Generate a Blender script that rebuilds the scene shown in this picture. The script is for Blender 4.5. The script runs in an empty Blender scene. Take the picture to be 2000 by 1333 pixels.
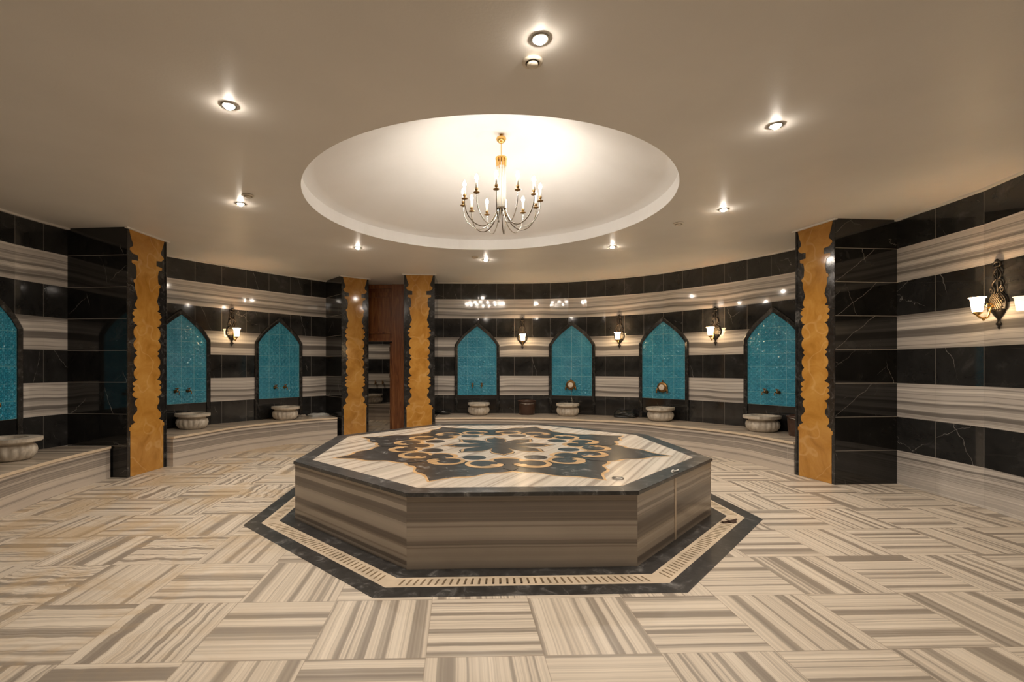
import bpy, bmesh, math, random
from mathutils import Vector, Matrix
random.seed(7)
C = bpy.context.scene
PI = math.pi
rad = math.radians
# ------------------------------------------------------------------ camera, world, exposure
cam_d = bpy.data.cameras.new('camera'); cam = bpy.data.objects.new('camera', cam_d)
C.collection.objects.link(cam); C.camera = cam
cam.location = (0, 0, 1.4); cam.rotation_euler = (PI/2, 0, 0)
cam_d.sensor_width = 36; cam_d.lens = 935/2000*36
cam_d.shift_x = 0.0375; cam_d.shift_y = 0.02475; cam_d.clip_start = 0.05
w = bpy.data.worlds.new('world'); C.world = w; w.use_nodes = True
w.node_tree.nodes['Background'].inputs[0].default_value = (0.9, 0.8, 0.65, 1)
w.node_tree.nodes['Background'].inputs[1].default_value = 0.02
C.view_settings.view_transform = 'Standard'; C.view_settings.look = 'None'
C.view_settings.gamma = 1; C.view_settings.use_curve_mapping = False
C.view_settings.exposure = 0.76
BULB = 95.0      # emission of the chandelier bulbs
SPOT = 190.0      # emission of the downlight bulbs
SPOTW = 62.0      # watts of each downlight beam
SHADE = 18.0      # emission of the sconce shades
WARM = (1.0, 0.80, 0.58)
H = 3.15          # ceiling height
ROW = 0.4         # height of one stone course

# ------------------------------------------------------------------ node helpers
class NT:
    def __init__(s, name):
        s.m = bpy.data.materials.new(name); s.m.use_nodes = True
        s.t = s.m.node_tree; s.n = s.t.nodes; s.l = s.t.links
        s.b = s.n['Principled BSDF']
    def new(s, ty, **kw):
        n = s.n.new(ty)
        for k, v in kw.items(): setattr(n, k, v)
        return n
    def put(s, sock, v):
        if isinstance(v, bpy.types.NodeSocket): s.l.new(v, sock)
        elif v is not None:
            if isinstance(v, (tuple, list)) and len(v) == 3 and sock.type == 'RGBA': v = (*v, 1)
            sock.default_value = v
    def math(s, op, a, b=None, c=None, clamp=False):
        n = s.new('ShaderNodeMath', operation=op, use_clamp=clamp)
        s.put(n.inputs[0], a); s.put(n.inputs[1], b); s.put(n.inputs[2], c)
        return n.outputs[0]
    def sep(s, v):
        n = s.new('ShaderNodeSeparateXYZ'); s.put(n.inputs[0], v); return n.outputs
    def comb(s, x=0., y=0., z=0.):
        n = s.new('ShaderNodeCombineXYZ'); s.put(n.inputs[0], x); s.put(n.inputs[1], y); s.put(n.inputs[2], z)
        return n.outputs[0]
    def uv(s): return s.new('ShaderNodeTexCoord').outputs['UV']
    def obj(s): return s.new('ShaderNodeTexCoord').outputs['Object']
    def noise(s, v=None, scale=5., detail=2., rough=.5, dist=0., w=None, dim='3D'):
        n = s.new('ShaderNodeTexNoise', noise_dimensions=dim)
        if v is not None: s.put(n.inputs['Vector'], v)
        if w is not None: s.put(n.inputs['W'], w)
        n.inputs['Scale'].default_value = scale; n.inputs['Detail'].default_value = detail
        n.inputs['Roughness'].default_value = rough; n.inputs['Distortion'].default_value = dist
        return n.outputs[0]
    def white(s, v):
        n = s.new('ShaderNodeTexWhiteNoise', noise_dimensions='2D'); s.put(n.inputs['Vector'], v); return n.outputs[0]
    def ramp(s, f, stops, interp='LINEAR'):
        n = s.new('ShaderNodeValToRGB'); r = n.color_ramp; r.interpolation = interp
        while len(r.elements) < len(stops): r.elements.new(1)
        for e, (p, c) in zip(r.elements, stops):
            e.position = p; e.color = (c, c, c, 1) if not isinstance(c, tuple) else (*c, 1)
        s.put(n.inputs[0], f); return n.outputs[0]
    def mix(s, f, a, b, op='MIX'):
        n = s.new('ShaderNodeMix', data_type='RGBA', blend_type=op)
        s.put(n.inputs[0], f); s.put(n.inputs[6], a); s.put(n.inputs[7], b); return n.outputs[2]
    def step(s, v, lo, hi):
        n = s.new('ShaderNodeMapRange', interpolation_type='SMOOTHSTEP'); s.put(n.inputs[0], v)
        n.inputs[1].default_value = lo; n.inputs[2].default_value = hi; return n.outputs[0]
    def bump(s, h, strength=.1, dist=.01):
        n = s.new('ShaderNodeBump'); n.inputs['Strength'].default_value = strength
        n.inputs['Distance'].default_value = dist; s.put(n.inputs['Height'], h)
        s.l.new(n.outputs[0], s.b.inputs['Normal'])
    def fin(s, col=None, rough=None, metal=None, spec=None):
        if col is not None: s.put(s.b.inputs['Base Color'], col)
        if rough is not None: s.put(s.b.inputs['Roughness'], rough)
        if metal is not None: s.put(s.b.inputs['Metallic'], metal)
        if spec is not None: s.put(s.b.inputs['Specular IOR Level'], spec)
        return s.m
def simple(name, col, rough=.5, metal=0., var=.08, scale=12.):
    s = NT(name); n = s.noise(s.obj(), scale, 3)
    f = s.ramp(n, [(.3, 1-var), (.7, 1+var)])
    return s.fin(s.mix(1., col, f, 'MULTIPLY'), rough, metal)
def emit(name, col, strength):
    s = NT(name); s.put(s.b.inputs['Emission Color'], col); s.b.inputs['Emission Strength'].default_value = strength
    return s.fin(col, .4)
# ---- stone
STR_STOPS = [(0.0, (.20, .16, .125)), (.30, (.29, .24, .19)), (.42, (.40, .335, .265)), (.50, (.56, .475, .38)),
             (.62, (.66, .565, .45)), (1.0, (.72, .62, .50))]
WALL_STOPS = [(0.0, (.11, .10, .092)), (.36, (.22, .20, .182)), (.45, (.42, .385, .35)), (.51, (.66, .61, .555)), (.57, (.50, .46, .42)), (.63, (.74, .69, .63)), (1.0, (.82, .77, .71))]
BODY_STOPS = [(0.0, (.09, .074, .06)), (.40, (.175, .145, .118)), (.485, (.24, .20, .165)), (.53, (.43, .37, .305)), (.62, (.50, .435, .36)), (1.0, (.54, .47, .39))]  # platform side marble, shade of the upright faces darkened into its colour
def blackmarble(s, v, strength=1.):
    """colour of black marble with thin white veins; v is a position in metres"""
    vx, vy, vz = s.sep(v)
    vv = s.math('ADD', vy, vz)
    def crack(ang, per, wd, amp, sc, lo, hi, off):
        p = s.math('ADD', s.math('ADD', s.math('MULTIPLY', vx, math.cos(ang)), s.math('MULTIPLY', vv, math.sin(ang))), s.math('MULTIPLY', s.math('SUBTRACT', s.noise(v, sc, 4, .6), .5), amp))
        d = s.math('PINGPONG', s.math('ADD', p, off), per/2)
        return s.math('MULTIPLY', s.math('SUBTRACT', 1., s.step(d, wd*.3, wd)), s.step(s.noise(v, 1.9, 2), lo, hi))
    vein = s.math('MAXIMUM', crack(rad(18), .83, .0022, .16, 3.5, .50, .60, .2), s.math('MULTIPLY', crack(rad(-52), 1.13, .0035, .22, 3., .52, .64, .5), .5))
    vein = s.math('MAXIMUM', vein, s.math('MULTIPLY', crack(rad(64), 1.7, .002, .3, 4.5, .54, .60, .9), .8))
    cloud = s.ramp(s.noise(v, 3.2, 5, .65, .4), [(.3, (.008*strength, .0078*strength, .0076*strength)), (.6, (.017*strength, .0168*strength, .0165*strength)), (.8, (.045*strength, .045*strength, .045*strength))])
    return s.mix(s.math('MULTIPLY', vein, .75), cloud, (.42, .40, .37))
def make_wall():
    s = NT('striped_wall_stone'); x, z, _ = s.sep(s.uv())
    k = s.math('FLOOR', s.math('DIVIDE', z, ROW)); blk = s.math('FLOORED_MODULO', k, 2.)
    warp = s.noise(s.comb(x, s.math('MULTIPLY', z, .6), 0.), .55, 2)
    wz = s.math('ADD', z, s.math('MULTIPLY', s.math('SUBTRACT', warp, .5), .16))
    r = s.math('MULTIPLY', k, 3.71)
    n = s.noise(w=s.math('ADD', s.math('MULTIPLY', wz, 10.5), r), scale=1., detail=4., rough=.62, dim='1D')
    col = s.ramp(n, WALL_STOPS)
    cloud = s.ramp(s.noise(s.comb(s.math('MULTIPLY', x, .5), s.math('MULTIPLY', z, 5.), 0.), 2.2, 3), [(.3, .86), (.7, 1.06)])
    col = s.mix(1., col, cloud, 'MULTIPLY')
    bk = blackmarble(s, s.comb(s.math('ADD', x, s.math('MULTIPLY', k, 5.3)), z, s.math('MULTIPLY', k, 2.2)), 1.7)
    fx = s.math('PINGPONG', x, .21); lx = s.math('SUBTRACT', 1., s.step(fx, .0016, .0032))
    bk = s.mix(s.math('MULTIPLY', lx, .8), bk, (.30, .28, .25))
    col = s.mix(s.math('MULTIPLY', lx, .18), col, (.3, .26, .22))
    c = s.mix(blk, col, bk)
    fz = s.math('PINGPONG', z, ROW/2)
    fz2 = s.math('SUBTRACT', 1., s.step(s.math('PINGPONG', s.math('ADD', z, 0.), ROW), .0015, .003))
    lz = s.math('SUBTRACT', 1., s.step(s.math('ABSOLUTE', s.math('SUBTRACT', s.math('FLOORED_MODULO', s.math('ADD', z, ROW/2), ROW), ROW/2)), .0012, .003))
    c = s.mix(s.math('MULTIPLY', lz, .5), c, (.3, .27, .24))
    s.bump(s.noise(s.uv(), 2.4, 2), .04, .02)
    dust = s.ramp(s.noise(s.uv(), 5., 5, .7), [(.35, .03), (.7, .10)])
    return s.fin(c, dust, spec=.6)
def make_pillar():
    s = NT('black_veined_marble_courses'); x, z, _ = s.sep(s.uv())
    k = s.math('FLOOR', s.math('DIVIDE', z, ROW))
    v = s.comb(s.math('ADD', x, s.math('MULTIPLY', k, 7.1)), z, s.math('MULTIPLY', k, 1.3))
    bk = blackmarble(s, v)
    # one diagonal vein per course
    rr = s.white(s.comb(k, 3., 0.))
    dd = s.math('SUBTRACT', s.math('MULTIPLY', s.math('FLOORED_MODULO', z, ROW), .95), s.math('SUBTRACT', s.math('MULTIPLY', x, .75), s.math('MULTIPLY', rr, .5)))
    dd = s.math('ADD', dd, s.math('MULTIPLY', s.math('SUBTRACT', s.noise(v, 7., 3), .5), .07))
    ln = s.math('MULTIPLY', s.math('SUBTRACT', 1., s.step(s.math('ABSOLUTE', dd), .001, .0035)), s.step(rr, .42, .5))
    bk = s.mix(s.math('MULTIPLY', ln, .6), bk, (.42, .39, .36))
    lz = s.math('SUBTRACT', 1., s.step(s.math('ABSOLUTE', s.math('SUBTRACT', s.math('FLOORED_MODULO', s.math('ADD', z, ROW/2), ROW), ROW/2)), .0015, .0035))
    c = s.mix(s.math('MULTIPLY', lz, .9), bk, (.48, .44, .39))
    s.bump(s.noise(s.uv(), 2., 2), .05, .02)
    return s.fin(c, .07, spec=.6)
def make_black(name='black_marble', light=1., rough=.12):
    s = NT(name); v = s.obj(); c = blackmarble(s, v)
    c2 = s.ramp(s.noise(v, 9., 6, .7, .8), [(.32, (.012*light, .0115*light, .011*light)), (.55, (.03*light, .029*light, .028*light)), (.63, (.085*light, .083*light, .08*light)), (.72, (.2*light, .195*light, .185*light))])
    c = s.mix(.75, c, c2)
    s.bump(s.noise(v, 14., 3), .05, .01)
    return s.fin(c, rough, spec=.6)
def make_floor():
    s = NT('parquet_striped_marble_floor'); T = .572; a0 = rad(1.75)
    x, y, _ = s.sep(s.obj())
    x = s.math('SUBTRACT', x, -.23); y = s.math('SUBTRACT', y, 2.298)
    ca, sa = math.cos(a0)/T, math.sin(a0)/T
    a = s.math('ADD', s.math('MULTIPLY', x, ca), s.math('MULTIPLY', y, sa))
    b = s.math('SUBTRACT', s.math('MULTIPLY', y, ca), s.math('MULTIPLY', x, sa))
    ia, ib = s.math('FLOOR', a), s.math('FLOOR', b); fa, fb = s.math('FRACT', a), s.math('FRACT', b)
    par = s.math('FLOORED_MODULO', s.math('ADD', ia, ib), 2.)
    n = s.new('ShaderNodeMix', data_type='FLOAT'); s.put(n.inputs[0], par); s.put(n.inputs[2], fb); s.put(n.inputs[3], fa); st = n.outputs[0]
    n = s.new('ShaderNodeMix', data_type='FLOAT'); s.put(n.inputs[0], par); s.put(n.inputs[2], fa); s.put(n.inputs[3], fb); ln = n.outputs[0]
    r = s.white(s.comb(ia, ib, 0.)); r2 = s.white(s.comb(ib, ia, 0.))
    leftm = s.math('SUBTRACT', 1., s.step(s.math('ADD', x, s.math('MULTIPLY', s.noise(s.obj(), .8, 2), 1.6)), -1.5, .5))
    wav = s.math('SUBTRACT', s.noise(s.comb(s.math('MULTIPLY', ln, 1.6), s.math('ADD', s.math('MULTIPLY', st, 2.), s.math('MULTIPLY', r, 40.)), 0.), 2., 3), .5)
    amp = s.math('ADD', .018, s.math('MULTIPLY', s.math('MULTIPLY', leftm, s.step(r2, .3, .9)), .22))
    freq = s.math('ADD', 3.4, s.math('MULTIPLY', r2, 5.))
    q = s.math('ADD', s.math('MULTIPLY', s.math('ADD', st, s.math('MULTIPLY', wav, amp)), freq), s.math('MULTIPLY', r, 91.))
    n1 = s.noise(w=q, scale=1.0, detail=3.5, rough=.6, dim='1D')
    c = s.ramp(n1, [(0.0, (.22, .185, .15)), (.36, (.33, .28, .225)), (.45, (.43, .37, .30)), (.485, (.64, .555, .45)), (.55, (.75, .66, .54)), (.60, (.60, .52, .42)), (.64, (.77, .68, .56)), (1.0, (.82, .73, .60))])
    fine = s.noise(w=s.math('MULTIPLY', q, 6.), scale=1., detail=2., dim='1D')
    c = s.mix(1., c, s.ramp(fine, [(.3, .90), (.7, 1.05)]), 'MULTIPLY')
    # yellow water stains and mineral specks, mostly on the left
    stn = s.math('MULTIPLY', s.math('MULTIPLY', leftm, s.step(s.noise(s.obj(), 1.6, 5, .7, .4), .45, .62)), .55)
    c = s.mix(stn, c, (.54, .38, .20))
    sp = s.math('MULTIPLY', s.step(s.noise(s.obj(), 2.6, 7, .8), .665, .70), s.math('MULTIPLY', leftm, .45))
    c = s.mix(sp, c, (.85, .78, .68))
    e = s.math('MINIMUM', s.math('MINIMUM', fa, s.math('SUBTRACT', 1., fa)), s.math('MINIMUM', fb, s.math('SUBTRACT', 1., fb)))
    c = s.mix(s.math('MULTIPLY', s.math('SUBTRACT', 1., s.step(e, .0015, .006)), .55), c, (.30, .23, .16))
    s.bump(s.noise(s.obj(), 6., 3), .05, .01)
    return s.fin(c, s.ramp(s.noise(s.obj(), 2.5, 4), [(.3, .30), (.7, .5)]), spec=.4)
def make_stripes(name, stops, freq, axis='uv', ang=0., rough=.2, warp=.05, joint=None):
    s = NT(name)
    x, z, _ = s.sep(s.uv() if axis == 'uv' else s.obj())
    if ang:
        z2 = s.math('SUBTRACT', s.math('MULTIPLY', z, math.cos(ang)), s.math('MULTIPLY', x, math.sin(ang)))
        x = s.math('ADD', s.math('MULTIPLY', x, math.cos(ang)), s.math('MULTIPLY', z, math.sin(ang))); z = z2
    wv = s.math('MULTIPLY', s.math('SUBTRACT', s.noise(s.comb(x, z, 0.), .8, 3), .5), warp)
    n = s.noise(w=s.math('MULTIPLY', s.math('ADD', z, wv), freq), scale=1., detail=4., rough=.6, dim='1D')
    c = s.ramp(n, stops)
    c = s.mix(1., c, s.ramp(s.noise(s.comb(s.math('MULTIPLY', x, .4), z, 0.), 3., 4), [(.3, .9), (.7, 1.06)]), 'MULTIPLY')
    if joint:
        lx = s.math('SUBTRACT', 1., s.step(s.math('PINGPONG', x, joint/2), .001, .003))
        c = s.mix(s.math('MULTIPLY', lx, .5), c, (.5, .45, .38))
    return s.fin(c, rough)
def make_teal():
    s = NT('turquoise_embossed_tiles'); x, z, _ = s.sep(s.uv()); g = .2
    def fam(ang, per, wd):
        p = s.math('ADD', s.math('MULTIPLY', x, math.cos(ang)), s.math('MULTIPLY', z, math.sin(ang)))
        return s.math('SUBTRACT', 1., s.step(s.math('PINGPONG', p, per/2), wd*.5, wd))
    h = fam(rad(0), .05, .0035)
    for a_, p_ in ((90, .05), (45, .0707), (-45, .0707)):
        h = s.math('MAXIMUM', h, fam(rad(a_), p_, .0035))
    ring = s.comb(s.math('PINGPONG', x, .05), s.math('PINGPONG', z, .05), 0.)
    ln = s.new('ShaderNodeVectorMath', operation='LENGTH'); s.put(ln.inputs[0], ring)
    rg = s.math('SUBTRACT', 1., s.step(s.math('ABSOLUTE', s.math('SUBTRACT', ln.outputs['Value'], .03)), .0015, .004))
    h = s.math('MAXIMUM', h, rg)
    gx = s.math('SUBTRACT', 1., s.step(s.math('PINGPONG', x, g/2), .001, .003))
    gz = s.math('SUBTRACT', 1., s.step(s.math('PINGPONG', s.math('SUBTRACT', z, 0.8), g/2), .001, .003))
    gr = s.math('MAXIMUM', gx, gz)
    base = s.ramp(s.noise(s.uv(), 3., 3), [(.3, (.025, .30, .47)), (.7, (.07, .42, .60))])
    c = s.mix(s.math('MULTIPLY', h, .40), base, (.0, .09, .17))
    c = s.mix(s.math('MULTIPLY', gr, .85), c, (.25, .68, .74))
    hh = s.math('ADD', s.math('MULTIPLY', h, -1.3), s.math('MULTIPLY', s.noise(s.uv(), 22., 1), 1.6))
    s.bump(hh, 1., .016)
    return s.fin(c, .08, spec=.8)
def make_gold():
    s = NT('golden_onyx'); v = s.obj()
    n = s.noise(v, 3.2, 5, .6, .9)
    c = s.ramp(n, [(.25, (.34, .15, .024)), (.45, (.46, .22, .042)), (.6, (.54, .28, .065)), (.8, (.64, .38, .12))])
    d = s.math('ABSOLUTE', s.math('SUBTRACT', s.noise(v, 1.6, 2, .5, .1), .5))
    c = s.mix(s.math('MULTIPLY', s.math('SUBTRACT', 1., s.step(d, .001, .012)), .22), c, (.78, .52, .24))
    return s.fin(c, .09, spec=.5)
def make_wood():
    s = NT('reddish_brown_wood'); x, y, z = s.sep(s.obj())
    v = s.comb(s.math('MULTIPLY', x, 14.), s.math('MULTIPLY', y, 14.), s.math('MULTIPLY', z, 1.1))
    c = s.ramp(s.noise(v, 1.4, 5, .6, 1.), [(.25, (.12, .035, .010)), (.5, (.30, .10, .028)), (.75, (.50, .21, .065))])
    return s.fin(c, .3)
def make_plaster(name, col):
    s = NT(name)
    c = s.mix(1., col, s.ramp(s.noise(s.obj(), 1.3, 4), [(.3, .96), (.7, 1.03)]), 'MULTIPLY')
    s.bump(s.noise(s.obj(), 60., 3), .12, .004)
    return s.fin(c, .42, spec=.35)
def make_kurna():
    s = NT('carved_white_marble'); v = s.obj()
    c = s.ramp(s.noise(v, 7., 5, .6, 1.), [(.25, (.30, .26, .21)), (.45, (.52, .46, .38)), (.7, (.70, .64, .55))])
    return s.fin(c, .35)
M = dict(wall=make_wall(), pillar=make_pillar(), floor=make_floor(), teal=make_teal(), gold=make_gold(), wood=make_wood(),
    black=make_black(), slab=make_black('black_slab_marble', 2.2, .32), ringm=make_black('black_floor_marble', 1.8, .36),
    inlay=make_black('dark_inlay_marble', 2.4, .27),
    body=make_stripes('shaded_side_marble', BODY_STOPS, 6.2, rough=.22, warp=.03),
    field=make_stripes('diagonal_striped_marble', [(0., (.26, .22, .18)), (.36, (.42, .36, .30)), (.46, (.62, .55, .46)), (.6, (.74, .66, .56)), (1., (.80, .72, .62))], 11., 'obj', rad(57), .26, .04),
    bench=make_stripes('striped_bench_marble', [(0, (.12, .10, .09)), (.40, (.20, .175, .155)), (.48, (.34, .30, .26)), (.53, (.56, .49, .42)), (1., (.70, .62, .53))], 11., rough=.2, warp=.06, joint=.9),
    benchtop=make_stripes('cream_bench_top', STR_STOPS, 12., rough=.2, warp=.06, joint=.9),
    nosing=simple('cream_marble_edge', (.66, .54, .40), .3), drain=simple('cream_drain_marble', (.74, .61, .45), .4, var=.15, scale=6.),
    yellow=simple('orange_inlay_marble', (.72, .47, .24), .16, var=.25, scale=9.),
    white=make_plaster('white_plaster', (.88, .86, .84)), ceil=make_plaster('ceiling_plaster', (.80, .765, .715)),
    kurna=make_kurna(), brass=simple('brass', (.27, .155, .06), .35, 1.), gold_m=simple('gold_metal', (.80, .50, .16), .25, 1.),
    iron=simple('dark_cast_metal', (.045, .038, .032), .48, .8), steel=simple('pale_metal', (.62, .60, .56), .25, 1.),
    bronze=simple('bronze_arm', (.15, .12, .085), .3, 1.), bulb=emit('lit_bulb', (1, .93, .82), BULB), spot=emit('lit_downlight', (1, .89, .76), SPOT),
    shade=emit('lit_frosted_glass', (1., .70, .38), SHADE), sleeve=simple('cream_candle_sleeve', (.85, .80, .70), .4),
    plastic=simple('cream_plastic', (.72, .64, .52), .4), bucket=simple('brown_plastic', (.055, .025, .015), .35), cloth=simple('pale_grey_cloth', (.42, .42, .40), .8),
    blackp=simple('black_plastic', (.009, .010, .009), .25), dark=simple('dark_channel', (.02, .015, .01), .8), ceramic=simple('cream_ceramic', (.72, .62, .50), .2),
    leafm=simple('dry_leaf', (.06, .03, .015), .8), paper=simple('white_string', (.7, .68, .62), .7), grey=simple('grey_metal', (.30, .26, .21), .5))
gl = NT('clear_glass'); gl.b.inputs['Transmission Weight'].default_value = 1; gl.fin((.93, .90, .84), .25); M['glass'] = gl.m

# ------------------------------------------------------------------ mesh helpers
def link(name, bm, mats, parent=None, smooth=False, loc=None, rz=0):
    me = bpy.data.meshes.new(name); bmesh.ops.recalc_face_normals(bm, faces=bm.faces); bm.to_mesh(me); bm.free()
    for m in (mats if isinstance(mats, (list, tuple)) else [mats]): me.materials.append(M[m] if isinstance(m, str) else m)
    if smooth:
        for p in me.polygons: p.use_smooth = True
    o = bpy.data.objects.new(name, me); C.collection.objects.link(o)
    if parent: o.parent = parent
    if loc: o.location = loc
    if rz: o.rotation_euler.z = rz
    return o
def tag(o, label, cat, group=None):
    o['label'] = label; o['category'] = cat
    if group: o['group'] = group
    return o
def struct(o): o['kind'] = 'structure'; return o
def thing(name, label, cat, loc=(0, 0, 0), rz=0, group=None):
    o = bpy.data.objects.new(name, None); C.collection.objects.link(o); o.empty_display_size = .1
    o.location = loc; o.rotation_euler = (0, 0, rz); return tag(o, label, cat, group)
def dup(root, loc, rz, label):
    r = root.copy(); C.collection.objects.link(r); r.location = loc; r.rotation_euler = (0, 0, rz); r['label'] = label
    for ch in list(root.children):
        c = ch.copy(); C.collection.objects.link(c); c.parent = r
        for g in ch.children:
            d = g.copy(); C.collection.objects.link(d); d.parent = c
    return r
def box(bm, c, s, rot=None):
    m = Matrix.Translation(c) @ (rot.to_4x4() if rot else Matrix()) @ Matrix.Diagonal((s[0], s[1], s[2], 1))
    return bmesh.ops.create_cube(bm, size=1, matrix=m)
def lathe(bm, prof, n=24, c=(0, 0, 0), sx=1., sy=1., flute=None, half=False):
    rings = []; m_ = n//2+1 if half else n
    for r, z in prof:
        ring = []
        for i in range(m_):
            a = 2*PI*i/n + (PI if half else 0)
            k = flute(a, z) if flute else 1.
            ring.append(bm.verts.new((c[0]+r*k*sx*math.cos(a), c[1]+r*k*sy*math.sin(a), c[2]+z)))
        rings.append(ring)
    for A, B in zip(rings, rings[1:]):
        for i in range(m_-1 if half else n):
            j = (i+1) % n if not half else i+1
            try: bm.faces.new((A[i], A[j], B[j], B[i]))
            except ValueError: pass
    if prof[0][0] > 1e-5: bm.faces.new(rings[0][::-1])
    if prof[-1][0] > 1e-5: bm.faces.new(rings[-1])
    bmesh.ops.remove_doubles(bm, verts=[v for R in rings for v in R], dist=1e-6)
def catmull(P, n=6, closed=False):
    P = [Vector(p) for p in P]; out = []; N = len(P)
    for i in range(N if closed else N-1):
        p1, p2 = P[i], P[(i+1) % N]
        p0 = P[(i-1) % N] if (closed or i > 0) else p1*2-p2
        p3 = P[(i+2) % N] if (closed or i+2 < N) else p2*2-p1
        for k in range(n):
            t = k/n
            out.append(.5*((2*p1)+(p2-p0)*t+(2*p0-5*p1+4*p2-p3)*t*t+(3*p1-p0-3*p2+p3)*t**3))
    if not closed: out.append(P[-1])
    return out
def tube(bm, pts, r, seg=8, closed=False):
    pts = [Vector(p) for p in pts]; N = len(pts); rings = []
    up = Vector((0.13, .07, 1)).normalized()
    for i, p in enumerate(pts):
        a = pts[(i-1) % N] if (i or closed) else p; b = pts[(i+1) % N] if (i < N-1 or closed) else p
        d = (b-a).normalized()
        u = d.cross(up)
        if u.length < .05: u = d.cross(Vector((1, 0, 0)))
        u.normalize(); v = d.cross(u).normalized()
        if rings and rings[-1][1].dot(u) < 0: u, v = -u, -v
        rr = r(i/(N-1)) if callable(r) else r
        rings.append(([bm.verts.new(p+u*rr*math.cos(2*PI*k/seg)+v*rr*math.sin(2*PI*k/seg)) for k in range(seg)], u))
    for i in range(N if closed else N-1):
        A, B = rings[i][0], rings[(i+1) % N][0]
        for k in range(seg): bm.faces.new((A[k], A[(k+1) % seg], B[(k+1) % seg], B[k]))
    if not closed: bm.faces.new(rings[0][0][::-1]); bm.faces.new(rings[-1][0])
def prism(bm, poly, z0, z1, mi=0, uvl=None):
    """vertical prism on a ground polygon; UV = (arc length, z) on the sides"""
    lo = [bm.verts.new((x, y, z0)) for x, y in poly]; hi = [bm.verts.new((x, y, z1)) for x, y in poly]; n = len(poly); u = 0
    fs = [bm.faces.new(lo[::-1]), bm.faces.new(hi)]
    for i in range(n):
        j = (i+1) % n; f = bm.faces.new((lo[i], lo[j], hi[j], hi[i])); fs.append(f)
        L = math.dist(poly[i], poly[j])
        if uvl:
            for lp, q in zip(f.loops, ((u, z0), (u+L, z0), (u+L, z1), (u, z1))): lp[uvl].uv = q
        u += L
    if uvl:
        for f in fs[:2]:
            for lp in f.loops: lp[uvl].uv = (lp.vert.co.x, lp.vert.co.y)
    for f in fs: f.material_index = mi
    return fs
def poly_extrude_local(bm, pts, y0, y1, holes=None, uvl=None, mi=0):
    """outline in the local XZ plane given depth from y0 (back) to y1 (front, negative y is the room side)"""
    A = [bm.verts.new((x, y0, z)) for x, z in pts]; B = [bm.verts.new((x, y1, z)) for x, z in pts]; n = len(pts)
    f1 = bm.faces.new(A); f2 = bm.faces.new(B[::-1])
    fs = [f1, f2]+[bm.faces.new((A[i], A[(i+1) % n], B[(i+1) % n], B[i])) for i in range(n)]
    for f in fs:
        f.material_index = mi
        if uvl:
            for lp in f.loops: lp[uvl].uv = (lp.vert.co.x, lp.vert.co.z)

# ------------------------------------------------------------------ floor, walls, ceiling
OC = (.275, 5.26); OROT = rad(2.0); OH = .53; OR = 2.115
def octo(R, c=OC): return [(c[0]+R*math.cos(OROT+rad(-112.5+45*i)), c[1]+R*math.sin(OROT+rad(-112.5+45*i))) for i in range(8)]
R_OUT, R_D1, R_D0 = 2.53, 2.385, 2.235
bm = bmesh.new(); o8 = octo(R_OUT); big = octo(11.0, (OC[0], OC[1]))
A = [bm.verts.new((x, y, 0)) for x, y in o8]; B = [bm.verts.new((x, y, 0)) for x, y in big]
for i in range(8): bm.faces.new((A[i], B[i], B[(i+1) % 8], A[(i+1) % 8]))
fl = link('floor', bm, 'floor'); struct(fl)
def ring(name, Ra, Rb, z0, z1, mat):
    bm = bmesh.new(); a, b = octo(Ra), octo(Rb)
    for i in range(8):
        j = (i+1) % 8
        for z in (z0, z1): bm.faces.new([bm.verts.new((*p, z)) for p in (a[i], a[j], b[j], b[i])])
        for q in (a, b): bm.faces.new([bm.verts.new(p) for p in ((*q[i], z0), (*q[j], z0), (*q[j], z1), (*q[i], z1))])
    bmesh.ops.remove_doubles(bm, verts=bm.verts, dist=1e-5)
    return link(name, bm, mat)
struct(ring('trim_1', R_D1, R_OUT, -.05, .0005, 'ringm'))
struct(ring('trim_2', OR-.1, R_D0, -.05, .0005, 'ringm'))
dr = thing('floor_drain', 'cream marble slotted drain channel ringing the octagonal platform in the floor', 'drain', (OC[0], OC[1], 0))
bm = bmesh.new(); da, db = octo(R_D0, (0, 0)), octo(R_D1, (0, 0))
for i in range(8):
    j = (i+1) % 8
    p0, p1, q0, q1 = Vector(da[i]), Vector(da[j]), Vector(db[i]), Vector(db[j])
    ns = 36
    def quad(t0, t1, s0, s1, z=.0):
        P = lambda t, s_: p0.lerp(p1, t).lerp(q0.lerp(q1, t), s_)
        top = [bm.verts.new((*P(t, s_), z)) for t, s_ in ((t0, s0), (t1, s0), (t1, s1), (t0, s1))]
        bot = [bm.verts.new((v.co.x, v.co.y, z-.03)) for v in top]
        bm.faces.new(top)
        for k in range(4): bm.faces.new((top[k], bot[k], bot[(k+1) % 4], top[(k+1) % 4]))
    quad(0, 1, 0, .2); quad(0, 1, .8, 1)
    m_ = .035; step_ = (1-2*m_)/ns; sw = step_*.32
    quad(0, m_, .2, .8); quad(1-m_, 1, .2, .8)
    for k in range(ns):
        t0 = m_+k*step_; quad(t0+sw, t0+step_, .2, .8)
g_ = link('grate', bm, 'drain', dr)
bm = bmesh.new()
for i in range(8):
    j = (i+1) % 8; bm.faces.new([bm.verts.new((*p, -.045)) for p in (da[i], da[j], db[j], db[i])])
link('channel_bed', bm, 'dark', dr)

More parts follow.
